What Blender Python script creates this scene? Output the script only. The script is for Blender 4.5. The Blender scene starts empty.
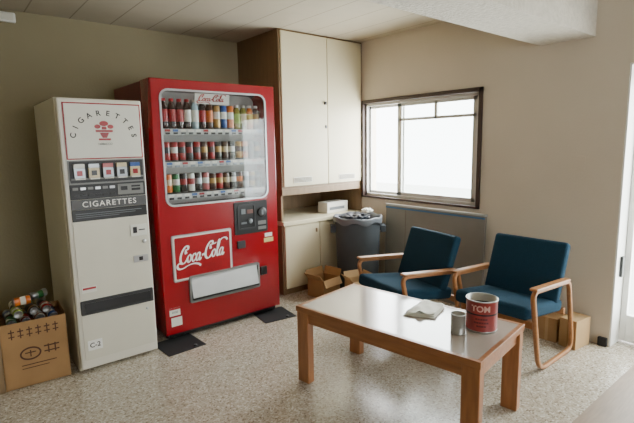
import bpy, bmesh, math, random
from mathutils import Vector, Matrix, noise
random.seed(4)
S=bpy.context.scene
COL=S.collection

# ---------------------------------------------------------------- materials
def lin(v):
    v/=255.0
    return v/12.92 if v<=0.04045 else ((v+0.055)/1.055)**2.4
def rgb(r,g,b): return (lin(r),lin(g),lin(b),1)
MC={}
def mat(name,col,rough=0.5,metal=0.0,var=0.06,scale=6.0,bump=0.0,bscale=80,spec=0.5,coat=0,stretch=(1,1,1)):
    if name in MC: return MC[name]
    m=bpy.data.materials.new(name); m.use_nodes=True
    nt=m.node_tree; b=nt.nodes["Principled BSDF"]
    b.inputs["Roughness"].default_value=rough; b.inputs["Metallic"].default_value=metal
    b.inputs["Specular IOR Level"].default_value=spec
    b.inputs["Coat Weight"].default_value=coat
    tc=nt.nodes.new("ShaderNodeTexCoord"); mp=nt.nodes.new("ShaderNodeMapping")
    mp.inputs["Scale"].default_value=stretch
    nt.links.new(tc.outputs["Object"],mp.inputs["Vector"])
    nz=nt.nodes.new("ShaderNodeTexNoise"); nz.inputs["Scale"].default_value=scale; nz.inputs["Detail"].default_value=4
    nt.links.new(mp.outputs["Vector"],nz.inputs["Vector"])
    cr=nt.nodes.new("ShaderNodeValToRGB")
    cr.color_ramp.elements[0].position=0.3; cr.color_ramp.elements[1].position=0.7
    cr.color_ramp.elements[0].color=tuple([c*(1-var) for c in col[:3]]+[1])
    cr.color_ramp.elements[1].color=tuple([min(1,c*(1+var)) for c in col[:3]]+[1])
    nt.links.new(nz.outputs["Fac"],cr.inputs["Fac"]); nt.links.new(cr.outputs["Color"],b.inputs["Base Color"])
    if bump:
        n2=nt.nodes.new("ShaderNodeTexNoise"); n2.inputs["Scale"].default_value=bscale; n2.inputs["Detail"].default_value=3
        nt.links.new(mp.outputs["Vector"],n2.inputs["Vector"])
        bp=nt.nodes.new("ShaderNodeBump"); bp.inputs["Strength"].default_value=bump; bp.inputs["Distance"].default_value=0.01
        nt.links.new(n2.outputs["Fac"],bp.inputs["Height"]); nt.links.new(bp.outputs["Normal"],b.inputs["Normal"])
    MC[name]=m; return m
def terrazzo():
    m=bpy.data.materials.new("speckled_floor"); m.use_nodes=True; nt=m.node_tree; b=nt.nodes["Principled BSDF"]
    b.inputs["Roughness"].default_value=0.26; b.inputs["Specular IOR Level"].default_value=0.6
    tc=nt.nodes.new("ShaderNodeTexCoord")
    v=nt.nodes.new("ShaderNodeTexVoronoi"); v.inputs["Scale"].default_value=115
    nt.links.new(tc.outputs["Object"],v.inputs["Vector"])
    sp=nt.nodes.new("ShaderNodeSeparateColor"); nt.links.new(v.outputs["Color"],sp.inputs["Color"])
    cr=nt.nodes.new("ShaderNodeValToRGB"); e=cr.color_ramp.elements
    e[0].position=0; e[0].color=rgb(124,110,92); e[1].position=1; e[1].color=rgb(214,208,196)
    for p,c in((.14,rgb(160,148,132)),(.5,rgb(178,168,152)),(.85,rgb(190,181,166))):
        x=e.new(p); x.color=c
    nt.links.new(sp.outputs["Red"],cr.inputs["Fac"])
    n=nt.nodes.new("ShaderNodeTexNoise"); n.inputs["Scale"].default_value=1.1; n.inputs["Detail"].default_value=4
    nt.links.new(tc.outputs["Object"],n.inputs["Vector"])
    mx=nt.nodes.new("ShaderNodeMix"); mx.data_type='RGBA'; mx.blend_type='MULTIPLY'; mx.inputs["Factor"].default_value=0.3
    c2=nt.nodes.new("ShaderNodeValToRGB"); c2.color_ramp.elements[0].position=.35; c2.color_ramp.elements[0].color=(.7,.68,.64,1); c2.color_ramp.elements[1].position=.6; c2.color_ramp.elements[1].color=(1,1,1,1)
    nt.links.new(n.outputs["Fac"],c2.inputs["Fac"])
    nt.links.new(cr.outputs["Color"],mx.inputs["A"]); nt.links.new(c2.outputs["Color"],mx.inputs["B"])
    nt.links.new(mx.outputs["Result"],b.inputs["Base Color"])
    return m
def plankceil():
    m=mat("ceiling_board",rgb(176,166,146),.8,var=.03); nt=m.node_tree; b=nt.nodes["Principled BSDF"]
    tc=nt.nodes.new("ShaderNodeTexCoord"); s=nt.nodes.new("ShaderNodeSeparateXYZ"); nt.links.new(tc.outputs["Object"],s.inputs[0])
    def mm(op,a,v):
        k=nt.nodes.new("ShaderNodeMath"); k.operation=op; nt.links.new(a,k.inputs[0]); k.inputs[1].default_value=v; return k.outputs[0]
    f=mm('LESS_THAN',mm('FRACT',mm('DIVIDE',s.outputs["X"],.30),0),.03)
    mx=nt.nodes.new("ShaderNodeMix"); mx.data_type='RGBA'; nt.links.new(f,mx.inputs["Factor"])
    src=b.inputs["Base Color"].links[0].from_socket
    nt.links.new(src,mx.inputs["A"]); mx.inputs["B"].default_value=rgb(136,126,108); nt.links.new(mx.outputs["Result"],b.inputs["Base Color"])
    return m
def glassmat(name,tint=(1,1,1,1),fac=0.08):
    m=bpy.data.materials.new(name); m.use_nodes=True; nt=m.node_tree
    nt.nodes.remove(nt.nodes["Principled BSDF"]); out=nt.nodes["Material Output"]
    t=nt.nodes.new("ShaderNodeBsdfTransparent"); t.inputs["Color"].default_value=tint
    g=nt.nodes.new("ShaderNodeBsdfGlossy"); g.inputs["Roughness"].default_value=0.02
    mx=nt.nodes.new("ShaderNodeMixShader"); mx.inputs["Fac"].default_value=fac
    nt.links.new(t.outputs[0],mx.inputs[1]); nt.links.new(g.outputs[0],mx.inputs[2]); nt.links.new(mx.outputs[0],out.inputs["Surface"])
    return m
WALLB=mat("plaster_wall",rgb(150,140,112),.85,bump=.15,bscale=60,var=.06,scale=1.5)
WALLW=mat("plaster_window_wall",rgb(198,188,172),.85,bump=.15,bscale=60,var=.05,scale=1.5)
CEIL=plankceil()
BEAM=mat("textured_beam_paint",rgb(208,202,190),.95,bump=1.0,bscale=45,var=.08,scale=30)
FLOOR=terrazzo()
FLOORB=mat("brown_floor_sheet",rgb(128,108,88),.5,var=.12,scale=8,stretch=(1,8,1))
CREAM=mat("cream_laminate",rgb(208,198,166),.45,var=.04,scale=2)
CREAMD=mat("cream_shadow_gap",rgb(90,80,60),.7)
BROWN=mat("brown_veneer",rgb(128,104,74),.5,var=.12,scale=5,stretch=(6,6,.8))
DKWOOD=mat("dark_window_wood",rgb(58,42,36),.5,var=.15)
ALU=mat("white_aluminium",rgb(190,190,186),.4,metal=.1)
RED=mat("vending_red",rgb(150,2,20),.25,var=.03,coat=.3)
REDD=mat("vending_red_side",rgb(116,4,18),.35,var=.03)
REDS=mat("sign_red",rgb(156,4,20),.3,var=.2,scale=9)
WHITE=mat("white_plastic",rgb(236,236,232),.4,var=.02)
PAPER=mat("white_paper",rgb(225,224,214),.7,var=.03)
IVORY=mat("ivory_metal",rgb(222,218,204),.35,var=.03,scale=2)
IVORY2=mat("ivory_panel",rgb(212,208,192),.4,var=.02)
BLACK=mat("black_plastic",rgb(22,22,24),.35,var=.1)
RUBBER=mat("black_rubber",rgb(24,24,26),.7,var=.2)
SILVER=mat("brushed_steel",rgb(190,192,195),.3,metal=.85,var=.05,scale=20)
TIN=mat("tin",rgb(165,165,160),.38,metal=.8,var=.1)
GREY=mat("grey_plastic",rgb(112,118,122),.5,var=.06)
BING=mat("bin_grey_plastic",rgb(74,79,84),.8,var=.05,spec=.15)
PGREY=mat("panel_grey",rgb(120,120,118),.4,var=.05)
DGREY=mat("dark_grey",rgb(46,46,48),.5)
TEAL=mat("slate_blue_upholstery",rgb(26,56,74),.9,var=.2,scale=180,bump=.4,bscale=300,spec=.15)
WOOD=mat("honey_wood",rgb(150,98,58),.36,var=.2,scale=5,stretch=(10,1.2,10))
WOODC=mat("chair_wood",rgb(160,110,66),.42,var=.15,scale=8,stretch=(1,8,8))
TTOP=mat("pale_laminate_top",rgb(160,149,140),.15,var=.06,scale=3,spec=.6)
CARD=mat("cardboard",rgb(160,124,82),.85,var=.1)
CARDL=mat("cardboard_light",rgb(176,144,102),.85,var=.1)
CARDD=mat("cardboard_inside",rgb(120,90,58),.9)
BOARD=mat("grey_board",rgb(124,122,116),.6,var=.04)
GLASS=glassmat("display_glass",(.96,.97,.97,1),.03)
WGLASS=glassmat("window_glass",(.97,1,.99,1),.03)

# ---------------------------------------------------------------- helpers
def link(o,parent=None):
    COL.objects.link(o)
    if parent is not None: o.parent=parent
    return o
def empty(name,loc,rz=0,label=None,cat=None,group=None):
    o=bpy.data.objects.new(name,None); o.location=loc; o.rotation_euler=(0,0,math.radians(rz)); o.empty_display_size=.1
    link(o); tag(o,label,cat,group); return o
def tag(o,label=None,cat=None,group=None,kind=None):
    if label:o["label"]=label
    if cat:o["category"]=cat
    if group:o["group"]=group
    if kind:o["kind"]=kind
    return o
def finish(bm,name,m,parent,smooth=False):
    me=bpy.data.meshes.new(name); bmesh.ops.recalc_face_normals(bm,faces=bm.faces[:]); bm.to_mesh(me); bm.free()
    for x in (m if isinstance(m,(list,tuple)) else [m]): me.materials.append(x)
    if smooth:
        for p in me.polygons: p.use_smooth=True
    o=bpy.data.objects.new(name,me); link(o,parent); return o
def addbox(bm,x0,x1,y0,y1,z0,z1,bev=0,seg=2,mi=0,M=None):
    r=bmesh.ops.create_cube(bm,size=1); vs=r["verts"]
    for v in vs: v.co=Vector(((x0+x1)/2+v.co.x*(x1-x0),(y0+y1)/2+v.co.y*(y1-y0),(z0+z1)/2+v.co.z*(z1-z0)))
    fs=list({f for v in vs for f in v.link_faces})
    if bev:
        es=list({e for v in vs for e in v.link_edges})
        q=bmesh.ops.bevel(bm,geom=es,offset=bev,segments=seg,affect='EDGES',profile=.5)
        fs=list({f for f in q["faces"]}|{f for f in fs if f.is_valid}); vs=list({v for f in fs for v in f.verts})
    for f in fs: f.material_index=mi
    if M is not None:
        for v in vs: v.co=M@v.co
    return vs
def box(name,x0,x1,y0,y1,z0,z1,m,parent=None,bev=0,seg=2,M=None):
    bm=bmesh.new(); addbox(bm,x0,x1,y0,y1,z0,z1,bev,seg,0,M); return finish(bm,name,m,parent)
def boxes(name,lst,m,parent=None,bev=0):
    bm=bmesh.new()
    for l in lst: addbox(bm,*l[:6],bev,2,l[6] if len(l)>6 else 0)
    return finish(bm,name,m,parent)
def struct(o): o["kind"]="structure"; return o
def lathe_bm(bm,prof,seg=24,mis=None,M=None):
    rings=[]
    for r,z in prof:
        if r<1e-5: rings.append([bm.verts.new((0,0,z))])
        else: rings.append([bm.verts.new((r*math.cos(2*math.pi*i/seg),r*math.sin(2*math.pi*i/seg),z)) for i in range(seg)])
    for k in range(len(rings)-1):
        a,b=rings[k],rings[k+1]
        for i in range(seg):
            j=(i+1)%seg
            if len(a)==1 and len(b)==1: continue
            if len(a)==1: f=bm.faces.new((a[0],b[i],b[j]))
            elif len(b)==1: f=bm.faces.new((a[i],a[j],b[0]))
            else: f=bm.faces.new((a[i],a[j],b[j],b[i]))
            f.material_index=mis[k] if mis else 0; f.smooth=True
    if M is not None:
        for rg in rings:
            for v in rg: v.co=M@v.co
def lathe(name,prof,m,parent=None,seg=24,mis=None,M=None):
    bm=bmesh.new(); lathe_bm(bm,prof,seg,mis,M); o=finish(bm,name,m,parent,True); return o
def rrect(x0,x1,z0,z1,r,n=6):
    p=[]
    for cx,cz,a0 in((x1-r,z1-r,0),(x0+r,z1-r,90),(x0+r,z0+r,180),(x1-r,z0+r,270)):
        for i in range(n+1):
            a=math.radians(a0+90*i/n); p.append((cx+r*math.cos(a),cz+r*math.sin(a)))
    return p
def plate(name,loops,y0,y1,m,parent,bev=0):
    """flat plate in the XZ plane with optional holes, from y0 (front) to y1"""
    cu=bpy.data.curves.new("t",'CURVE'); cu.dimensions='2D'; cu.fill_mode='BOTH'
    for L in loops:
        s=cu.splines.new('POLY'); s.points.add(len(L)-1)
        for i,(a,b) in enumerate(L): s.points[i].co=(a,b,0,1)
        s.use_cyclic_u=True
    cu.extrude=(y1-y0)/2-bev; cu.bevel_depth=bev; cu.bevel_resolution=1
    if bev: cu.offset=-bev
    o=bpy.data.objects.new("t",cu); COL.objects.link(o); bpy.context.view_layer.update()
    me=bpy.data.meshes.new_from_object(o.evaluated_get(bpy.context.evaluated_depsgraph_get()))
    bpy.data.objects.remove(o); bpy.data.curves.remove(cu)
    me.transform(Matrix.Translation((0,(y0+y1)/2,0))@Matrix.Rotation(math.radians(90),4,'X'))
    me.name=name; me.materials.clear(); me.materials.append(m)
    o=bpy.data.objects.new(name,me); link(o,parent); return o
def text(body,size,M,m,parent,name="lettering",ext=0.0006,align='CENTER',sx=1.0,bold=0,space=1.0):
    cu=bpy.data.curves.new("t",'FONT'); cu.body=body; cu.size=size; cu.align_x=align; cu.align_y='CENTER'; cu.extrude=ext; cu.offset=bold; cu.space_character=space
    o=bpy.data.objects.new("t",cu); COL.objects.link(o); bpy.context.view_layer.update()
    me=bpy.data.meshes.new_from_object(o.evaluated_get(bpy.context.evaluated_depsgraph_get()))
    bpy.data.objects.remove(o); bpy.data.curves.remove(cu)
    me.transform(M@Matrix.Diagonal((sx,1,1,1))); me.name=name; me.materials.clear(); me.materials.append(m)
    o=bpy.data.objects.new(name,me); link(o,parent); return o
RX=Matrix.Rotation(math.radians(90),4,'X')
def TF(x,y,z,rot=0): return Matrix.Translation((x,y,z))@RX@Matrix.Rotation(math.radians(rot),4,'Z')
def catmull(P,n=10):
    Q=[P[0]]+list(P)+[P[-1]]; out=[]
    for i in range(1,len(Q)-2):
        a,b,c,d=[Vector(q) for q in Q[i-1:i+3]]
        for k in range(n):
            t=k/n; out.append(.5*((2*b)+(c-a)*t+(2*a-5*b+4*c-d)*t*t+(-a+3*b-3*c+d)*t**3))
    out.append(Vector(P[-1])); return out
def script_logo(name,M,m,parent,bold=1.0):
    """flowing spencerian lettering, unit = x-height, drawn with a broad-nib ribbon. width about 11.6"""
    strokes=[]
    def C(x):
        strokes.append(([(x+1.62,1.62),(x+1.3,1.5),(x+1.3,2.0),(x+1.7,2.1),(x+1.75,2.45),(x+1.2,2.6),(x+.5,2.0),(x+.12,1.1),(x+.25,.3),(x+.85,-.05),(x+1.5,.25),(x+1.9,.8)],1.35))
    def o(x): strokes.append(([(x+.62,1.2),(x+.22,.95),(x+.08,.45),(x+.4,-.02),(x+.82,.25),(x+.92,.8),(x+.62,1.2)],1.0)); strokes.append(([(x+.62,1.2),(x+.85,.95),(x+1.2,1.0)],.6))
    def c(x): strokes.append(([(x+.85,.85),(x+.8,1.15),(x+.4,1.1),(x+.1,.5),(x+.4,-.02),(x+.85,.2),(x+1.15,.65)],1.0))
    def a(x):
        strokes.append(([(x+.9,1.0),(x+.55,1.2),(x+.15,.8),(x+.12,.25),(x+.4,-.02),(x+.78,.4),(x+.95,1.2)],1.0))
        strokes.append(([(x+.97,1.2),(x+.85,.4),(x+1.0,-.02),(x+1.35,.35)],1.05))
    def l(x): strokes.append(([(x-.15,.55),(x+.4,1.4),(x+.62,2.25),(x+.45,2.6),(x+.2,1.9),(x+.15,.5),(x+.38,-.02),(x+.8,.35)],1.1))
    C(0); o(1.75); c(2.85); a(3.9)
    strokes.append(([(5.35,.62),(5.7,.78),(6.05,.66)],1.5))
    C(6.1); o(7.85); l(9.05); a(9.75)
    strokes.append(([(.55,-.02),(-.1,.1),(-.5,-.3),(-.05,-.75),(.9,-.8),(2.1,-.5),(3.4,-.38),(4.6,-.6),(5.3,-.95)],1.3))
    strokes.append(([(7.75,2.35),(8.3,2.1),(8.8,2.25)],1.0)); strokes.append(([(9.75,2.45),(10.4,2.75),(11.2,2.7),(11.7,2.3)],1.2))
    bm=bmesh.new()
    for si,(P,w) in enumerate(strokes):
        pts=catmull([(p[0],p[1],0) for p in P],8); n=len(pts); L=[];R=[]
        for i,p in enumerate(pts):
            t=(pts[min(i+1,n-1)]-pts[max(i-1,0)])
            if t.length<1e-6: t=Vector((1,0,0))
            t.normalize(); nn=Vector((-t.y,t.x,0)); ang=math.atan2(t.y,t.x)
            wd=(.05+.11*abs(math.sin(ang-.15)))*w*bold*(.4 if i in(0,n-1) else 1)
            for s,lst in((1,L),(-1,R)):
                q=p+nn*wd*s; q=Vector((q.x+.28*q.y,q.y,.003*si+.001*(i/n))); lst.append(bm.verts.new(M@q))
        for i in range(n-1): bm.faces.new((L[i],L[i+1],R[i+1],R[i]))
    return finish(bm,name,m,parent)

# ---------------------------------------------------------------- room
XW=3.4; YB=4.1; HC=2.4; XL=-1.2; YS=-2.6; TW=.2
struct(box("floor",XL,XW+TW,.84,YB+.1,-.1,0,FLOOR))
struct(box("floor.001",XL,XW+TW,YS,.84,-.1,0,FLOORB))
struct(box("ceiling",XL,XW+TW,YS,YB+.1,HC,HC+.1,CEIL))
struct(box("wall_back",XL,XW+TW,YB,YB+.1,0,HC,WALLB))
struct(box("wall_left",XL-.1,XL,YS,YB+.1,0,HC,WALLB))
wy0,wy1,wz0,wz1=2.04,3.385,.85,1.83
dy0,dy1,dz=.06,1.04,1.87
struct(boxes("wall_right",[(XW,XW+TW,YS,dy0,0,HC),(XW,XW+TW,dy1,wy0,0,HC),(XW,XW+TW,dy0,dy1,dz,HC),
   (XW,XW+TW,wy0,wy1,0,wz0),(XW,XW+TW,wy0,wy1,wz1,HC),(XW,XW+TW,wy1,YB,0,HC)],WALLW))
struct(boxes("wall_front",[(XL,.4,YS-.1,YS,0,HC),(2.2,XW,YS-.1,YS,0,HC),(.4,2.2,YS-.1,YS,0,.7),(.4,2.2,YS-.1,YS,2.1,HC)],WALLB))  # unseen wall behind the camera; opening added to let fill light in
struct(box("trim_1",XL,XW,1.25,1.605,2.065,HC,BEAM)) # ceiling beam
w=empty("window_1",(XW,0,0)); struct(w)
struct(boxes("window_casing",[(-.02,.1,wy0,wy1,wz1-.035,wz1),(-.02,.1,wy0,wy0+.03,wz0,wz1),(-.02,.1,wy1-.02,wy1,wz0,wz1),(-.02,.1,wy0,wy1,wz0,wz0+.02)],DKWOOD,w,.003))
a0,a1,b0,b1=wy0+.03,wy1-.02,wz0+.02,wz1-.035
struct(boxes("window_frame",[(.02,.08,a0,a1,b1-.025,b1),(.02,.08,a0,a1,b0,b0+.025),(.02,.08,a0,a0+.03,b0,b1),(.02,.08,a1-.02,a1,b0,b1)],ALU,w,.002))
ms=2.95
struct(boxes("window_sash",[(.03,.055,a0+.03,ms,b1-.055,b1-.025),(.03,.055,a0+.03,ms,b0+.025,b0+.06),(.03,.055,a0+.03,a0+.075,b0+.025,b1-.025),(.03,.055,ms-.05,ms,b0+.025,b1-.025),
  (.03,.055,a0+.03,ms,b1-.19,b1-.165),(.03,.055,2.5,2.53,b1-.19,b1-.03)],ALU,w,.002))
struct(boxes("window_sash.001",[(.058,.075,ms-.06,a1,b1-.05,b1-.025),(.058,.075,ms-.06,a1,b0+.025,b0+.05),(.058,.075,ms-.06,ms-.03,b0,b1-.025),(.058,.075,a1-.04,a1-.02,b0+.025,b1-.025)],ALU,w,.002))
struct(box("window_pane",.042,.045,a0+.05,ms-.03,b0+.04,b1-.04,WGLASS,w))
dr=empty("door_1",(XW,0,0)); struct(dr)
struct(boxes("door_frame",[(.0,.2,dy1-.012,dy1-.0005,0,dz),(.0,.2,dy0+.0005,dy0+.012,0,dz),(.0,.2,dy0,dy1,dz-.012,dz-.0005)],WHITE,dr,.001))
struct(boxes("door_leaf",[(.15,.185,dy1-.05,dy1-.013,.01,dz-.02),(.15,.185,dy0+.013,dy0+.08,.01,dz-.02),(.15,.185,dy0+.05,dy1-.05,dz-.10,dz-.02),(.15,.185,dy0+.05,dy1-.05,.01,.2)],WHITE,dr,.003))
struct(box("door_pane",.165,.17,dy0+.06,dy1-.04,.2,dz-.09,WGLASS,dr))
struct(box("door_latch",.06,.10,dy1-.03,dy1-.012,.48,.62,BLACK,dr,.004))
struct(box("trim_2",XW-.03,XW-.001,1.045,1.1,0,.06,RUBBER,None,.004))
sw=box("wall_switch_plate",XW-.004,XW-.0005,1.26,1.32,1.19,1.29,WALLW,None,.0015)
tag(sw,"beige blank switch plate on the plaster wall","switch plate")
fx=empty("wall_fixture",(.475,YB,2.345),0,"small white plastic fixture high on the back wall","fixture")
box("fixture_base",-.07,.07,-.03,-.0005,-.035,.035,WHITE,fx,.008); box("fixture_cover",-.055,.055,-.045,-.028,-.024,.024,PAPER,fx,.006)

# ---------------------------------------------------------------- wall cabinets
c=empty("upper_cabinet",(2.38,3.4,1.0),0,"tall cream upper cabinet with two doors and brown veneer side","cabinet")
boxes("body",[(0,1.018,.02,.695,0,1.398)],BROWN,c)
plate("cabinet_frame",[[(0,0),(1.018,0),(1.018,1.398),(0,1.398)],[(.018,.02),(1.0,.02),(1.0,1.385),(.018,1.385)]],0,.02,BROWN,c)
for i,(xa,xb) in enumerate(((.02,.545),(.552,.998))):
    dd=box("door",xa,xb,-.012,.012,.022,1.383,CREAM,c,.003)
    vx=(xa+xb)/2+(-.05 if i==0 else .02)
    vt=box("vent",vx-.11,vx+.11,-.016,-.012,.05,.105,IVORY2,dd,.001)
    boxes("louver",[(vx-.1,vx+.1,-.02,-.016,.058+.011*k,.063+.011*k) for k in range(4)],CREAMD,vt)
    kx=xb-.03 if i==0 else xa+.02
    if i==0:
        box("handle",kx-.012,kx+.012,-.028,-.012,.77,.80,BLACK,dd,.003)
        box("lock",kx+.0,kx+.02,-.02,-.012,.55,.58,BLACK,dd,.003)
c=empty("lower_cabinet",(2.38,3.4,0),0,"low cream base cabinet with plain doors","cabinet")
box("body",0,1.018,.02,.695,.0,.66,BROWN,c)
for xa,xb in((.02,.43),(.437,.72),(.727,1.0)):
    dd=box("door",xa,xb,-.005,.018,.06,.655,CREAM,c,.003)
    box("handle",xb-.05,xb-.03,-.012,-.005,.56,.6,BROWN,dd,.003)
ct=box("counter_top",2.375,3.398,3.38,4.098,.66,.70,CREAM,None,.004); tag(ct,"cream worktop resting on the low base cabinet","counter")
nb=empty("niche_panelling",(2.38,3.4,.70),0,"brown wooden panels lining the niche between the cabinets","wall panel")
box("back_panel",0,1.018,.66,.695,.001,.299,BROWN,nb); box("side_panel",1.0,1.018,0,.66,.001,.299,BROWN,nb); box("side_panel",0,.02,0.02,.66,.001,.299,BROWN,nb)
box("support_rail",0,1.0,.0,.03,.24,.299,BROWN,nb,.002)
tb=empty("paper_carton",(3.15,3.58,.701),4,"white paper carton with printed strip on the worktop","box")
box("carton",-.15,.15,-.07,.07,0,.11,PAPER,tb,.003)
box("printed_strip",-.12,.1,-.0715,-.07,.03,.06,GREY,tb)
box("top_slot",-.08,.08,-.02,.02,.11,.112,CREAMD,tb)

# ---------------------------------------------------------------- drinks vending machine
V=empty("drinks_vending_machine",(1.14,3.12,0),0,"big red drinks vending machine with glass display of bottles and cans","vending machine")
W=.99; T=1.86; WB=.985
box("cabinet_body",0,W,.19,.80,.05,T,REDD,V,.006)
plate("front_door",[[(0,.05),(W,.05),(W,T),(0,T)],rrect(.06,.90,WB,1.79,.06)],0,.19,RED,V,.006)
box("kick_plate",.03,W-.03,.03,.19,.02,.052,BLACK,V)
for lx,ly in((.05,.08),(W-.05,.08),(.05,.7),(W-.05,.7)):
    lathe("foot",[(0,.0061),(.03,.0061),(.03,.02),(.012,.02),(.012,.055),(0,.055)],BLACK,V,12,M=Matrix.Translation((lx,ly,0)))
plate("window_trim",[rrect(.055,.905,WB-.005,1.795,.065),rrect(.068,.892,WB+.008,1.782,.053)],-.006,.004,SILVER,V)
plate("display_back",[rrect(.06,.90,WB,1.79,.06)],.17,.188,mat("display_back_grey",rgb(176,176,172),.5),V)
plate("display_glass",[rrect(.07,.89,WB+.01,1.78,.052)],.0,.003,GLASS,V)
rows=[1.525,1.295,1.068]
NK=14; SP=.0575; X0=.108
blue=mat("tag_blue",rgb(60,100,170),.5)
for ri,z in enumerate(rows):
    sh=box("display_shelf",.075,.885,.03,.168,z-.012,z,PGREY,V)
    st=box("price_strip",.075,.885,.02,.032,z-.042,z,mat("strip_grey",rgb(190,192,192),.4),V,.001)
    for k in range(NK):
        x=X0+k*SP
        box("price_tag",x-.020,x+.020,.0185,.02,z-.02,z-.004,REDS if (k*7+ri)%5==0 else (blue if (k+ri)%4==1 else PAPER),st)
        box("select_button",x-.016,x+.016,.015,.02,z-.038,z-.024,DGREY if ri!=1 else mat("button_clear",rgb(150,160,170),.25),st,.001)
lb=box("header_sign",.32,.595,.015,.02,1.703,1.778,mat("clear_sign_white",rgb(205,205,200),.4),V,.002)
script_logo("lettering",Matrix.Translation((.346,.0135,1.724))@RX@Matrix.Scale(.018,4),REDS,lb,1.25)
pp=plate("promo_panel",[rrect(.075,.55,.435,.775,.012)],-.008,0,SILVER,V)
p2=plate("poster",[rrect(.083,.542,.443,.767,.01)],-.010,-.008,PAPER,pp)
p3=plate("red_field",[rrect(.094,.531,.454,.756,.01)],-.0115,-.010,REDS,p2)
script_logo("lettering",Matrix.Translation((.122,-.0125,.565))@RX@Matrix.Rotation(math.radians(3),4,'Z')@Matrix.Diagonal((.032,.046,.03,1)),WHITE,p2,1.2)
cp=plate("coin_panel",[rrect(.585,.885,.71,.965,.012)],-.008,0.0,BLACK,V)
plate("coin_bezel",[rrect(.61,.77,.745,.945,.02),rrect(.622,.758,.757,.933,.012)],-.014,-.008,DGREY,cp)
box("coin_slot",.64,.68,-.0145,-.008,.87,.91,GREY,cp,.002)
box("digital_display",.695,.75,-.012,-.008,.87,.90,mat("lcd",rgb(110,70,60),.3),cp)
lathe("return_lever",[(0,0),(.02,0),(.02,.012),(0,.014)],GREY,cp,16,M=TF(.72,-.008,.81))
box("bill_slot",.64,.69,-.0115,-.008,.79,.805,GREY,cp)
lathe("door_lock",[(0,0),(.04,0),(.04,.012),(.032,.016),(0,.016)],DGREY,cp,20,M=TF(.83,-.008,.87))
box("lock_hole",.822,.838,-.026,-.024,.85,.89,GREY,cp)
boxes("notice_label",[(.795,.87,-.0095,-.008,.77,.80),(.795,.87,-.0095,-.008,.73,.755)],PGREY,cp)
box("coin_return",.60,.67,-.014,0,.60,.66,DGREY,V,.004)
box("warning_label",.86,.93,-.0015,0,.66,.69,PAPER,V)
box("warning_label",.85,.94,-.0015,0,.615,.65,mat("yellow_label",rgb(205,190,120),.6),V)
dp=plate("delivery_port",[rrect(.187,.788,.257,.463,.015),rrect(.203,.772,.273,.447,.01)],-.018,0,PGREY,V)
box("port_recess",.203,.772,-.004,0,.273,.447,BLACK,dp)
bm=bmesh.new()
A=[bm.verts.new(v) for v in((.206,-.006,.445),(.769,-.006,.445),(.769,-.03,.29),(.206,-.03,.29))]
A2=[bm.verts.new(v.co+Vector((0,.004,0))) for v in A]
bm.faces.new(A); bm.faces.new(A2[::-1])
for i in range(4): bm.faces.new((A[i],A[(i+1)%4],A2[(i+1)%4],A2[i]))
fl_=finish(bm,"delivery_flap",mat("frosted_flap",rgb(226,230,232),.22,metal=.35),dp)
box("flap_edge",.206,.769,-.035,-.027,.28,.294,BLACK,fl_,.002)
box("cup_ledge",.80,.86,-.02,0,.35,.42,BLACK,V,.004)
s=box("sticker",.03,.11,-.0015,0,.19,.25,PAPER,V); box("sticker_band",.03,.11,-.002,-.0015,.235,.25,REDS,s)
box("sticker",.04,.12,-.0015,0,.11,.175,PAPER,V)
text("0120",.022,TF(.07,-.003,.215),BLACK,s)
for (x0,y0,rz) in((1.21,2.975,3),(2.03,3.0,-8)):
    m_=empty("floor_plate",(x0,y0,0),rz,"black steel anchor plate on the floor under the machine","floor plate",group="anchor plates under the drinks machine")
    box("plate",-.15,.13,-.07,.20,.0005,.006,RUBBER,m_,.002)
    lathe("bolt",[(0,.006),(.014,.006),(.014,.014),(0,.014)],BLACK,m_,6,M=Matrix.Translation((.06,-.04,0)))

def cm(n,r,g,b,ro=.3,me=0.0): return mat("drink_"+n,rgb(r,g,b),ro,metal=me,var=.05,scale=30)
capw=cm("cap_white",215,215,212); capr=cm("cap_red",170,16,22); tinr=cm("can_top",140,140,142,.35,.8)
cols={"cola":cm("cola",44,12,10,.15),"cokered":cm("red",150,8,16),"blue":cm("blue",40,80,150),"green":cm("green",40,110,60),"lime":cm("lime",140,170,60),"orange":cm("orange",210,110,36),
"yellow":cm("yellow",215,185,80),"white":cm("white",215,215,208),"brown":cm("brown",75,46,30),"gold":cm("gold",170,135,75,.35,.3),"black":cm("black",26,24,24),"silver":cm("silver",160,165,170,.35,.6),"water":cm("water",165,190,200,.1),"tea":cm("tea",130,125,50,.15),"pink":cm("pink",180,95,95),"cream":cm("cream",205,190,152)}
def bottle(liq,lab,cap,h=.21,r=.0275):
    bm=bmesh.new(); k=h/.21
    pr=[(0,0),(r*.8,0),(r,.008),(r*.94,.03*k),(r,.05*k),(r,.051*k),(r,.135*k),(r,.136*k),(r*.97,.155*k),(r*.62,.182*k),(.0155,h-.02),(.0165,h-.019),(.0165,h),(0,h)]
    lathe_bm(bm,pr,18,[0,0,0,0,0,1,0,0,0,0,2,2,2]); return bm,[cols[liq],cols[lab],cap]
def can(c1,c2,h=.122,r=.0278):
    bm=bmesh.new()
    pr=[(0,.004),(r*.7,0),(r*.8,0),(r,.012),(r,h*.42),(r,h*.43),(r,h*.72),(r,h*.73),(r,h-.014),(r*.84,h-.002),(r*.84,h),(r*.78,h),(r*.76,h-.004),(0,h-.004)]
    lathe_bm(bm,pr,18,[2,2,2,0,0,1,1,0,0,2,2,2,2]); return bm,[cols[c1],cols[c2],tinr]
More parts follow.
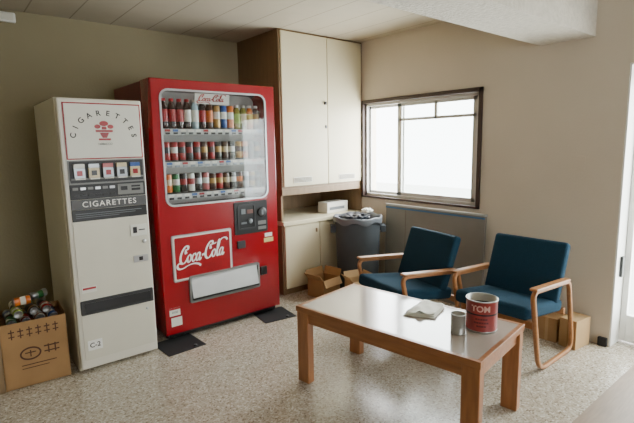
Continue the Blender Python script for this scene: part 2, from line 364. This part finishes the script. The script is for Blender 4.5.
R1=[("b","cola","cokered","r"),("b","cola","cokered","r"),("b","cola","cokered","r"),("b","cola","white","r"),("b","water","white","w"),("b","cola","cokered","r"),("b","brown","orange","w"),
    ("c","gold","white",.175),("c","blue","white",.175),("c","orange","white",.175),("b","tea","lime","s"),("b","tea","cream","s"),("b","orange","yellow","s"),("b","brown","gold","s")]
R2=[("c","cokered","black",.14),("c","cokered","white",.14),("c","cokered","black",.14),("c","black","cokered",.14),("c","cokered","black",.14),("c","brown","gold",.14),("c","cokered","brown",.14),("c","black","gold",.14),("c","brown","cream",.14),("c","black","white",.14),("c","gold","brown",.14),("c","orange","brown",.14),("c","brown","black",.14),("c","black","gold",.14)]
R3=[("c","orange","cream",.14),("c","green","white",.14),("c","black","cokered",.14),("c","white","cokered",.14),("c","black","silver",.14),("c","pink","white",.14),("c","brown","gold",.13),("c","cokered","gold",.13),("c","brown","cream",.13),("c","black","white",.13),("c","brown","orange",.13),("c","silver","black",.13),("c","gold","brown",.13),("c","black","brown",.13)]
lname={"cola":"dark cola","cokered":"red","tea":"green tea"}
for ri,(R,z) in enumerate(zip((R1,R2,R3),rows)):
    for k,it in enumerate(R):
        if it[0]=="b": bm,ms_=bottle(it[1],it[2],capr if it[3]=="r" else capw,.185 if it[3]=="s" else .21); nm="drink_bottle"; lab="plastic bottle, %s contents and %s label, on the display shelf"%(lname.get(it[1],it[1]),lname.get(it[2],it[2]))
        else: bm,ms_=can(it[1],it[2],it[3]); nm="drink_can"; lab="%s drink can with %s band on the display shelf"%(lname.get(it[1],it[1]),lname.get(it[2],it[2]))
        o=finish(bm,nm,ms_,None); o.location=(1.14+X0+k*SP,3.12+.07,z+.0005)
        tag(o,lab,"bottle" if it[0]=="b" else "can","drinks on display row %s"%("one","two","three")[ri])

# ---------------------------------------------------------------- cigarette machine
G=empty("cigarette_vending_machine",(.555,3.03,0),0,"ivory cigarette vending machine with black selection panel","vending machine")
box("cabinet_body",0,.49,.05,.74,.0,1.70,IVORY,G,.006)
box("front_door",.004,.486,0,.05,.02,1.695,IVORY,G,.01)
tp=box("sign_panel",.03,.475,-.006,0,1.335,1.67,REDS,G,.002)
box("sign_face",.038,.466,-.009,-.006,1.342,1.662,PAPER,tp,.002)
word="CIGARETTES"
GR=mat("ink_dark",rgb(40,36,40),.6)
for i,ch in enumerate(word):
    a=math.radians(172-164*i/(len(word)-1)); x=.25+.175*math.cos(a); z=1.455+.155*math.sin(a)
    text(ch,.044,TF(x,-.0098,z,math.degrees(a)-90),GR,tp,bold=.0008)
def ell(cx,cz,a,b,n=18): return [(cx+a*math.cos(t*2*math.pi/n),cz+b*math.sin(t*2*math.pi/n)) for t in range(n)]
plate("emblem",[ell(.25,1.548,.026,.016),ell(.213,1.53,.018,.013),ell(.287,1.53,.018,.013),rrect(.236,.264,1.512,1.53,.004),rrect(.2,.3,1.497,1.51,.005),[(.222,1.494),(.278,1.494),(.262,1.462),(.238,1.462)],rrect(.215,.285,1.447,1.459,.004)],-.0102,-.009,REDS,tp)
text("TOBACCO",.017,TF(.25,-.0098,1.425),GR,tp)
pw=plate("pack_window",[rrect(.03,.475,1.185,1.33,.004),rrect(.038,.467,1.195,1.324,.004)],-.008,0,PGREY,G)
box("window_back",.038,.467,-.004,0,1.195,1.324,DGREY,pw)
box("pack_shelf",.038,.467,-.034,-.004,1.215,1.223,PGREY,pw)
for k in range(5): box("price_plate",.062+k*.081,.115+k*.081,-.0355,-.034,1.2155,1.2225,PAPER,pw)
packs=[("silver","white"),("cream","silver"),("silver","pink"),("silver","cream"),("cream","blue")]
for k,(p,q) in enumerate(packs):
    o=empty("cigarette_pack",(.555+.088+k*.081,3.012,1.2232),0,"%s cigarette pack with %s top in the selection window"%(p,q),"cigarette pack","cigarette packs in the selection window")
    box("pack_body",-.030,.030,-.010,.012,0,.06,cols[p],o,.001); box("pack_lid",-.030,.030,-.0105,.0125,.06,.085,cols[q],o,.001)
    box("pack_emblem",-.015,.015,-.0112,-.010,.015,.045,cols["black"] if k%2 else cols["cokered"],o)
kp=box("button_panel",.03,.475,-.006,0,1.095,1.185,DGREY,G,.002)
for k in range(6): box("select_button",.045+k*.042,.075+k*.042,-.011,-.006,1.152,1.168,PGREY if k%2==0 else SILVER,kp,.001)
for k in range(6): box("select_button",.045+k*.042,.075+k*.042,-.011,-.006,1.112,1.126,BLACK,kp,.001)
box("change_display",.30,.46,-.010,-.006,1.108,1.175,PGREY,kp,.002)
boxes("coin_slot",[(.32,.36,-.012,-.010,1.135,1.16),(.385,.44,-.012,-.010,1.13,1.145),(.385,.44,-.012,-.010,1.152,1.163)],BLACK,kp)
sg=box("name_strip",.03,.475,-.007,0,1.032,1.093,mat("charcoal_strip",rgb(78,78,80),.45),G,.002)
text("CIGARETTES",.048,TF(.25,-.008,1.062),WHITE,sg,space=1.2,bold=.0004,sx=1.02)
s2=box("notice_strip",.03,.475,-.006,0,.962,1.030,BLACK,G,.002)
boxes("notice_line",[(.05,.44,-.0068,-.006,1.005,1.009),(.05,.40,-.0068,-.006,.993,.996),(.05,.30,-.0068,-.006,.982,.985)],GREY,s2)
ld=plate("lower_door",[rrect(.03,.475,.475,.952,.006)],-.006,0,IVORY2,G)
ck=box("coin_plate",.36,.465,-.010,-.006,.83,.905,PAPER,ld,.003)
boxes("coin_slit",[(.375,.40,-.0115,-.010,.85,.89),(.41,.45,-.0115,-.010,.865,.872)],GR,ck)
lathe("key_lock",[(0,0),(.013,0),(.013,.01),(0,.011)],SILVER,ld,16,M=TF(.44,-.006,.79))
box("lock_cover",.365,.46,-.010,-.006,.655,.70,SILVER,ld,.002); box("lock_slot",.40,.425,-.0115,-.010,.665,.69,BLACK,ld)
l1=box("label_sticker",.045,.13,-.0075,-.006,.515,.555,PAPER,ld); box("label_band",.05,.125,-.0085,-.0075,.535,.548,REDS,l1)
tr=plate("delivery_tray",[rrect(.03,.475,.375,.465,.006)],-.012,0,DGREY,G); box("tray_opening",.05,.455,-.0135,-.012,.39,.45,BLACK,tr,.004)
lp=plate("lower_panel",[rrect(.03,.475,.08,.365,.006)],-.005,0,IVORY2,G)
l2=box("number_sticker",.05,.135,-.0065,-.005,.14,.205,WHITE,lp); text("C-2",.042,TF(.092,-.0075,.172),BLACK,l2,bold=.0008)
lathe("panel_knob",[(0,0),(.008,0),(.008,.006),(0,.006)],SILVER,lp,12,M=TF(.43,-.005,.33))

# ---------------------------------------------------------------- carton of empty cans
def openbox(name,loc,rz,w,dp_,h,label,flaps=True,m=CARD,cat="box",fl=.1,fill=None):
    e=empty(name,loc,rz,label,cat); t=.005
    boxes("carton",[(-w/2,w/2,-dp_/2,-dp_/2+t,0,h),(-w/2,w/2,dp_/2-t,dp_/2,0,h),(-w/2,-w/2+t,-dp_/2,dp_/2,0,h),(w/2-t,w/2,-dp_/2,dp_/2,0,h),(-w/2,w/2,-dp_/2,dp_/2,0,t)],m,e)
    if fill: box("packing",-w/2+t,w/2-t,-dp_/2+t,dp_/2-t,t,fill,CARDD,e)
    if flaps:
        for ax_,sgn,ang in(("y",-1,-65),("y",1,70),("x",-1,50),("x",1,70)):
            bm=bmesh.new()
            if ax_=="y": addbox(bm,-w/2,w/2,0,fl,-.002,.002)
            else: addbox(bm,0,fl,-dp_/2,dp_/2,-.002,.002)
            if ax_=="y": M=Matrix.Translation((0,sgn*dp_/2,h))@Matrix.Rotation(math.radians(180 if sgn<0 else 0),4,'Z')@Matrix.Rotation(math.radians(ang),4,'X')
            else: M=Matrix.Translation((sgn*w/2,0,h))@Matrix.Rotation(math.radians(180 if sgn<0 else 0),4,'Z')@Matrix.Rotation(math.radians(-ang),4,'Y')
            for v in bm.verts: v.co=M@v.co
            finish(bm,"flap",m,e)
    return e
e=openbox("cardboard_box",(.345,3.24,0),-3,.34,.31,.40,"open cardboard box heaped with empty drink cans beside the ivory machine",flaps=False,fill=.36)
OR=mat("brown_print",rgb(80,50,38),.8)
plate("printed_logo",[[(-.03+.055*math.cos(t*math.pi/14),.20+.04*math.sin(t*math.pi/14)) for t in range(28)],[(-.03+.046*math.cos(t*math.pi/14),.20+.031*math.sin(t*math.pi/14)) for t in range(28)]],-.1565,-.155,OR,e)
boxes("printed_mark",[(-.058,-.002,-.1566,-.155,.203,.209),(-.033,-.027,-.1566,-.155,.18,.22),(.04,.12,-.1566,-.155,.222,.230),(.04,.12,-.1566,-.155,.19,.197),(.06,.067,-.1566,-.155,.18,.235),(.095,.102,-.1566,-.155,.18,.235),(-.08,.1,-.1566,-.155,.13,.135),(-.08,.06,-.1566,-.155,.11,.114)]
  +[(-.13+k*.045,-.10+k*.045,-.1566,-.155,.345,.352) for k in range(6)]+[(-.13+k*.045,-.10+k*.045,-.1566,-.155,.318,.324) for k in range(6)]+[(-.118+k*.045,-.112+k*.045,-.1566,-.155,.305,.365) for k in range(6)],OR,e)
cc=[("green","white"),("cokered","white"),("white","cokered"),("blue","white"),("silver","blue"),("gold","brown"),("white","green"),("cokered","silver"),("lime","white"),("black","gold"),("cokered","white"),("white","blue"),("green","gold"),("silver","cokered"),("orange","white"),("silver","green"),("white","orange")]
pos=[]
for iy in range(2):
    for ix in range(4): pos.append((.235+ix*.071,3.165+iy*.145,.391,0))
for ix in range(3): pos.append((.268+ix*.074,3.16,.443,0))
for ix in range(3): pos.append((.268+ix*.074,3.31,.443,0))
pos.append((.30,3.19,.497,80)); pos.append((.40,3.28,.497,110))
for i,(x,y,z,yw) in enumerate(pos):
    hh=random.choice((.095,.11,.118)); rr=.027; tl=3 if i<8 else 9
    bm,ms_=can(*cc[i%len(cc)],hh,rr)
    k=random.uniform(0,6.28); dd_=Vector((math.cos(k),math.sin(k),0))
    for v in bm.verts:
        u=v.co.z/hh-.5; dpt=max(0,v.co.dot(dd_))*math.exp(-(u*3.5)**2)*.45; v.co-=dd_*dpt; v.co.z-=hh/2
    o=finish(bm,"empty_can",ms_,None); o.location=(x,y,z)
    o.rotation_euler=(math.radians(90+random.uniform(-tl,tl)),math.radians(random.uniform(0,90)),math.radians(yw+random.uniform(-tl,tl)))
    tag(o,"dented empty %s drink can with %s band in the heap"%(cc[i%17][0].replace("cokered","red"),cc[i%17][1].replace("cokered","red")),"can","empty cans heaped on the cardboard box")
pl=box("wooden_board",.05,.165,3.08,3.10,0,.36,BROWN,None,.004); tag(pl,"brown wooden board standing beside the can box","board")

# ---------------------------------------------------------------- bin, boxes by the cabinet
B=empty("trash_bin",(3.07,3.13,0),0,"grey round plastic trash bin with side handles beside the cabinet","trash can")
lathe("bin_body",[(0,0),(.19,0),(.195,.01),(.218,.66),(.218,.661),(.230,.662),(.232,.70),(.225,.705),(.216,.70),(.208,.66),(.188,.02),(0,.02)],BING,B,40)
bm=bmesh.new(); rg=[]
for r,z,wv in((.20,.66,.0),(.217,.712,.004),(.232,.714,.006),(.238,.70,.006),(.236,.66,.014)):
    rg.append([bm.verts.new(((r+.002*math.sin(9*t*math.pi/30))*math.cos(t*math.pi/30),(r+.002*math.sin(9*t*math.pi/30))*math.sin(t*math.pi/30),z+wv*math.sin(7*t*math.pi/30))) for t in range(60)])
for a_,b_ in zip(rg,rg[1:]):
    for i in range(60): bm.faces.new((a_[i],a_[(i+1)%60],b_[(i+1)%60],b_[i]))
finish(bm,"bin_liner",mat("grey_film",rgb(90,94,100),.45,var=.1),B,True)
for sgn in(-1,1):
    aa=math.radians(-40+(0 if sgn>0 else 180))
    bm=bmesh.new(); addbox(bm,.215,.265,-.06,.06,.60,.625,.006); addbox(bm,.215,.263,-.06,-.045,.56,.61,.004); addbox(bm,.215,.263,.045,.06,.56,.61,.004)
    for v in bm.verts: v.co=Matrix.Rotation(aa,4,'Z')@v.co
    finish(bm,"handle",BING,B)
def lump(name,loc,sc,m,seed,label,cat):
    bm=bmesh.new(); bmesh.ops.create_icosphere(bm,subdivisions=4,radius=1)
    for v in bm.verts:
        n=noise.noise(v.co*2.2+Vector((seed,0,0)))*.45+noise.noise(v.co*5+Vector((0,seed,0)))*.2
        v.co*=1+n; v.co=Vector((v.co.x*sc[0],v.co.y*sc[1],v.co.z*sc[2]))
    o=finish(bm,name,m,None,False); o.location=loc; tag(o,label,cat); return o
lump("trash_bag",(3.05,3.15,.69),(.14,.13,.05),mat("dark_bag",rgb(35,38,48),.35),3,"dark plastic bag stuffed in the grey bin","bag")
lump("paper_wad",(3.13,3.06,.765),(.05,.045,.022),PAPER,9,"crumpled white paper on top of the rubbish","paper")
openbox("cardboard_box",(2.68,3.19,0),8,.23,.20,.17,"small open cardboard box on the floor before the cabinet",m=CARD,fl=.07)
openbox("cardboard_box",(2.82,2.88,0),-14,.18,.16,.19,"small open cardboard box beside the grey bin",m=CARDL,fl=.06)

# ---------------------------------------------------------------- board under window
P=empty("leaning_board",(3.33,2.49,0),0,"flat grey board leaning under the window behind the chairs","board")
LM=Matrix.Rotation(math.radians(1.6),4,'Y')
box("board_face",0,.03,-.53,.53,0.001,.80,BOARD,P,.003,2,LM); box("top_rail",-.003,.033,-.535,.535,.80,.818,mat("pale_grey_rail",rgb(176,178,176),.5),P,.003,2,LM)
box("edge_strip",-.004,.0,-.53,.53,.776,.790,mat("blue_grey_strip",rgb(60,108,150),.5),P,0,2,LM)
box("vertical_seam",-.001,.0,.28,.284,.01,.77,CREAMD,P,0,2,LM)

# ---------------------------------------------------------------- armchairs
def sweep(path,ww,hh,y=0,n=7,r=.07):
    pts=[];N=len(path)
    for i in range(N):
        p=Vector(path[i]);a=Vector(path[i-1]);b=Vector(path[(i+1)%N]); rr=r[i] if isinstance(r,(list,tuple)) else r
        u=(a-p).normalized()*rr; v=(b-p).normalized()*rr
        for k in range(n+1):
            t=k/n; pts.append((p+u)*(1-t)**2+p*2*t*(1-t)+(p+v)*t*t)
    bm=bmesh.new(); rg=[]; M=len(pts)
    for i,p in enumerate(pts):
        t=(pts[(i+1)%M]-pts[i-1]).normalized(); nn=Vector((-t.y,t.x))
        q=[]
        for a,b in((-1,-.7),(-.7,-1),(.7,-1),(1,-.7),(1,.7),(.7,1),(-.7,1),(-1,.7)):
            w_=p+nn*hh/2*a; q.append(bm.verts.new((w_.x,y+b*ww/2,w_.y)))
        rg.append(q)
    for i in range(M):
        for k in range(8): bm.faces.new((rg[i][k],rg[i][(k+1)%8],rg[(i+1)%M][(k+1)%8],rg[(i+1)%M][k]))
    return bm
def armchair(loc,rz,label):
    e=empty("armchair",loc,rz,label,"chair","blue armchairs")
    path=[(-.27,.53),(.22,.50),(.33,.012),(-.15,.012)]
    for sy in(-.265,.265):
        bm=sweep(path,.026,.024,y=sy,r=[.06,.05,.10,.10]); finish(bm,"side_frame",WOODC,e,True)
        bm=bmesh.new(); M=Matrix.Translation((-.03,sy,.53))@Matrix.Rotation(math.radians(3.5),4,'Y')
        addbox(bm,-.24,.22,-.024,.024,-.008,.010,.007,2,0,M); finish(bm,"armrest",WOODC,e)
    for (x,z) in((-.17,.30),(.22,.30)): box("cross_rail",x-.012,x+.012,-.25,.25,z-.03,z+.015,WOODC,e,.005)
    bm=bmesh.new(); M=Matrix.Translation((-.04,0,.365))@Matrix.Rotation(math.radians(7),4,'Y'); addbox(bm,-.25,.24,-.245,.245,-.042,.042,.026,4,0,M); finish(bm,"seat",TEAL,e,True)
    bm=bmesh.new(); M=Matrix.Translation((.20,0,.545))@Matrix.Rotation(math.radians(20),4,'Y')
    addbox(bm,-.04,.030,-.25,.25,-.20,.20,.024,4,0)
    for v in bm.verts:
        v.co.x-=.35*v.co.y**2; v.co=M@v.co
    finish(bm,"backrest",TEAL,e,True)
    return e
armchair((2.84,1.45,0),0,"low dark-blue upholstered armchair with curved wooden frame beside cartons")
armchair((2.58,2.10,0),-12,"low dark-blue upholstered armchair with wooden arms before the leaning board")

e=empty("small_carton",(3.27,1.27,0),-6,"small closed cardboard carton on the floor against the wall","box")
box("carton",-.09,.09,-.12,-.005,0,.20,CARDL,e,.002); box("carton_flap",-.092,-.09,-.12,-.06,.0,.2,CARD,e)
e=empty("small_carton",(3.27,1.39,0),4,"small cardboard carton standing beside another carton","box")
box("carton",-.08,.08,-.09,.05,0,.17,CARD,e,.002); box("carton_tape",-.081,-.08,-.03,-.01,0,.17,CARDL,e)

# ---------------------------------------------------------------- table
TB=empty("coffee_table",(1.89,1.577,0),8.5,"low wooden coffee table with pale laminate top","table")
hw,hl,ht=.278,.555,.465
box("table_top",-hw+.024,hw-.024,-hl+.024,hl-.024,ht-.03,ht,TTOP,TB)
boxes("top_edging",[(-hw,-hw+.024,-hl,hl,ht-.032,ht+.001),(hw-.024,hw,-hl,hl,ht-.032,ht+.001),(-hw+.024,hw-.024,-hl,-hl+.024,ht-.032,ht+.001),(-hw+.024,hw-.024,hl-.024,hl,ht-.032,ht+.001)],WOOD,TB,.002)
lw,ll=.05,.085
for sx in(-1,1):
    box("apron",min(sx*(hw-.015),sx*(hw-.04)),max(sx*(hw-.015),sx*(hw-.04)),-hl+.09,hl-.09,ht-.095,ht-.032,WOOD,TB,.002)
for sy in(-1,1):
    box("apron",-hw+.05,hw-.05,min(sy*(hl-.02),sy*(hl-.045)),max(sy*(hl-.02),sy*(hl-.045)),ht-.095,ht-.032,WOOD,TB,.002)
WL=mat("leg_wood",rgb(150,98,58),.4,var=.2,scale=5,stretch=(10,10,1.2))
for sx in(-1,1):
    for sy in(-1,1):
        xa=sx*(hw-.004); xb=sx*(hw-.004-lw); ya=sy*(hl-.004); yb=sy*(hl-.004-ll)
        box("leg",min(xa,xb),max(xa,xb),min(ya,yb),max(ya,yb),0,ht-.032,WL,TB,.004)

zt=ht+.0012
RC=mat("tin_red",rgb(136,44,40),.5,var=.2,scale=14)
K=empty("coffee_tin",(2.035,1.19,zt),0,"large open dark-red printed tin on the coffee table","tin")
lathe("tin_body",[(0,0),(.074,0),(.077,.003),(.075,.008),(.075,.1),(.075,.152),(.078,.156),(.078,.160),(.073,.160),(.0715,.12),(0,.11)],[RC,TIN,mat("ash",rgb(50,44,40),.9)],K,40,mis=[1,1,1,0,0,0,1,1,1,2])
def wrap(parent,body,size,r,z,ang0,m,bold=.0005):
    cu=bpy.data.curves.new("t",'FONT'); cu.body=body; cu.size=size; cu.align_x='CENTER'; cu.align_y='CENTER'; cu.offset=bold
    o=bpy.data.objects.new("t",cu); COL.objects.link(o); bpy.context.view_layer.update()
    me=bpy.data.meshes.new_from_object(o.evaluated_get(bpy.context.evaluated_depsgraph_get())); bpy.data.objects.remove(o)
    for v in me.vertices:
        a=ang0+v.co.x/r; zz=z+v.co.y; v.co=((r+.0009)*math.cos(a),(r+.0009)*math.sin(a),zz)
    me.name="lettering"; me.materials.clear(); me.materials.append(m); o=bpy.data.objects.new("lettering",me); link(o,parent)
ca=math.atan2(-1.19,-2.035)
BLKI=mat("black_ink",rgb(24,16,18),.6); PINK=mat("pale_ink",rgb(200,160,148),.6)
wrap(K,"TOM",.042,.075,.122,ca-.05,PINK,.0012)
lathe("label_band",[(.0754,.088),(.0754,.096)],BLKI,K,40)
for q,z in((5,.07),(6,.052),(4,.034)):
    wrap(K,"="*q,.02,.075,z,ca,BLKI)
K2=empty("small_tin",(1.895,1.232,zt),0,"small bare metal can on the coffee table","tin")
lathe("can_body",[(0,0),(.034,0),(.036,.003),(.035,.006),(.035,.035),(.0345,.037),(.035,.039),(.0345,.05),(.035,.052),(.035,.095),(.037,.098),(.037,.101),(.034,.101),(.033,.02),(0,.02)],TIN,K2,32)
nb=empty("folded_paper",(2.025,1.52,zt),0,"crumpled folded white paper lying on the coffee table","paper")
bm=bmesh.new(); n=14
cor=[Vector((1.87,1.56)),Vector((1.96,1.42)),Vector((2.14,1.48)),Vector((2.13,1.63))]
for layer in range(3):
    g=[]
    for i in range(n+1):
        row=[]
        for j in range(n+1):
            u,v=i/n,j/n; p=cor[0]*(1-u)*(1-v)+cor[1]*u*(1-v)+cor[2]*u*v+cor[3]*(1-u)*v
            p=p-Vector((2.025,1.52)); k=noise.noise(Vector((u*3,v*3,layer*2)))*.01
            row.append(bm.verts.new((p.x*(1-.03*layer)+.004*layer,p.y*(1-.05*layer),.001+.007*layer+max(0,k)*(1+layer)*.8)))
        g.append(row)
    for i in range(n):
        for j in range(n): bm.faces.new((g[i][j],g[i+1][j],g[i+1][j+1],g[i][j+1]))
o=finish(bm,"paper_sheet",PAPER,nb,True)
md=o.modifiers.new("s",'SOLIDIFY'); md.thickness=.0012; md.offset=1

# ---------------------------------------------------------------- outside
gd=box("ground",3.62,14,-4,14,-.3,-.2,mat("outside_ground",rgb(215,215,208),.9),None); struct(gd)

# ---------------------------------------------------------------- light
wd=bpy.data.worlds.new("World"); S.world=wd; wd.use_nodes=True
bg=wd.node_tree.nodes["Background"]; bg.inputs["Color"].default_value=(.94,.98,1,1); bg.inputs["Strength"].default_value=11.0
def area(name,loc,rot,sx,sy,e,col=(1,1,1)):
    l=bpy.data.lights.new(name,'AREA'); l.shape='RECTANGLE'; l.size=sx; l.size_y=sy; l.energy=e; l.color=col
    o=bpy.data.objects.new(name,l); o.location=loc; o.rotation_euler=[math.radians(a) for a in rot]; COL.objects.link(o); return o
area("window_daylight",(3.62,2.71,1.34),(0,90,0),.98,1.34,95,(.97,.99,1))
area("door_daylight",(3.62,.55,1.0),(0,90,0),1.7,.9,36,(1,.98,.95))
area("rear_fill",(1.3,-2.75,1.4),(90,0,0),1.8,1.4,8,(1,.99,.97))  # added fill lamp outside the unseen rear opening, behind the camera

# ---------------------------------------------------------------- camera
yaw,pit,rol=[math.radians(v) for v in(39.32,8.33,-1.01)]
F=Vector((math.sin(yaw)*math.cos(pit),math.cos(yaw)*math.cos(pit),-math.sin(pit)))
R=Vector((math.cos(yaw),-math.sin(yaw),0)); U=R.cross(F)
R2=R*math.cos(rol)+U*math.sin(rol); U2=-R*math.sin(rol)+U*math.cos(rol)
cd=bpy.data.cameras.new("Camera"); co=bpy.data.objects.new("Camera",cd); COL.objects.link(co)
M=Matrix((R2,U2,-F)).transposed().to_4x4(); M.translation=Vector((0,0,1.4)); co.matrix_world=M
cd.lens=458.4/634*36; cd.sensor_width=36; cd.clip_start=.02
S.camera=co
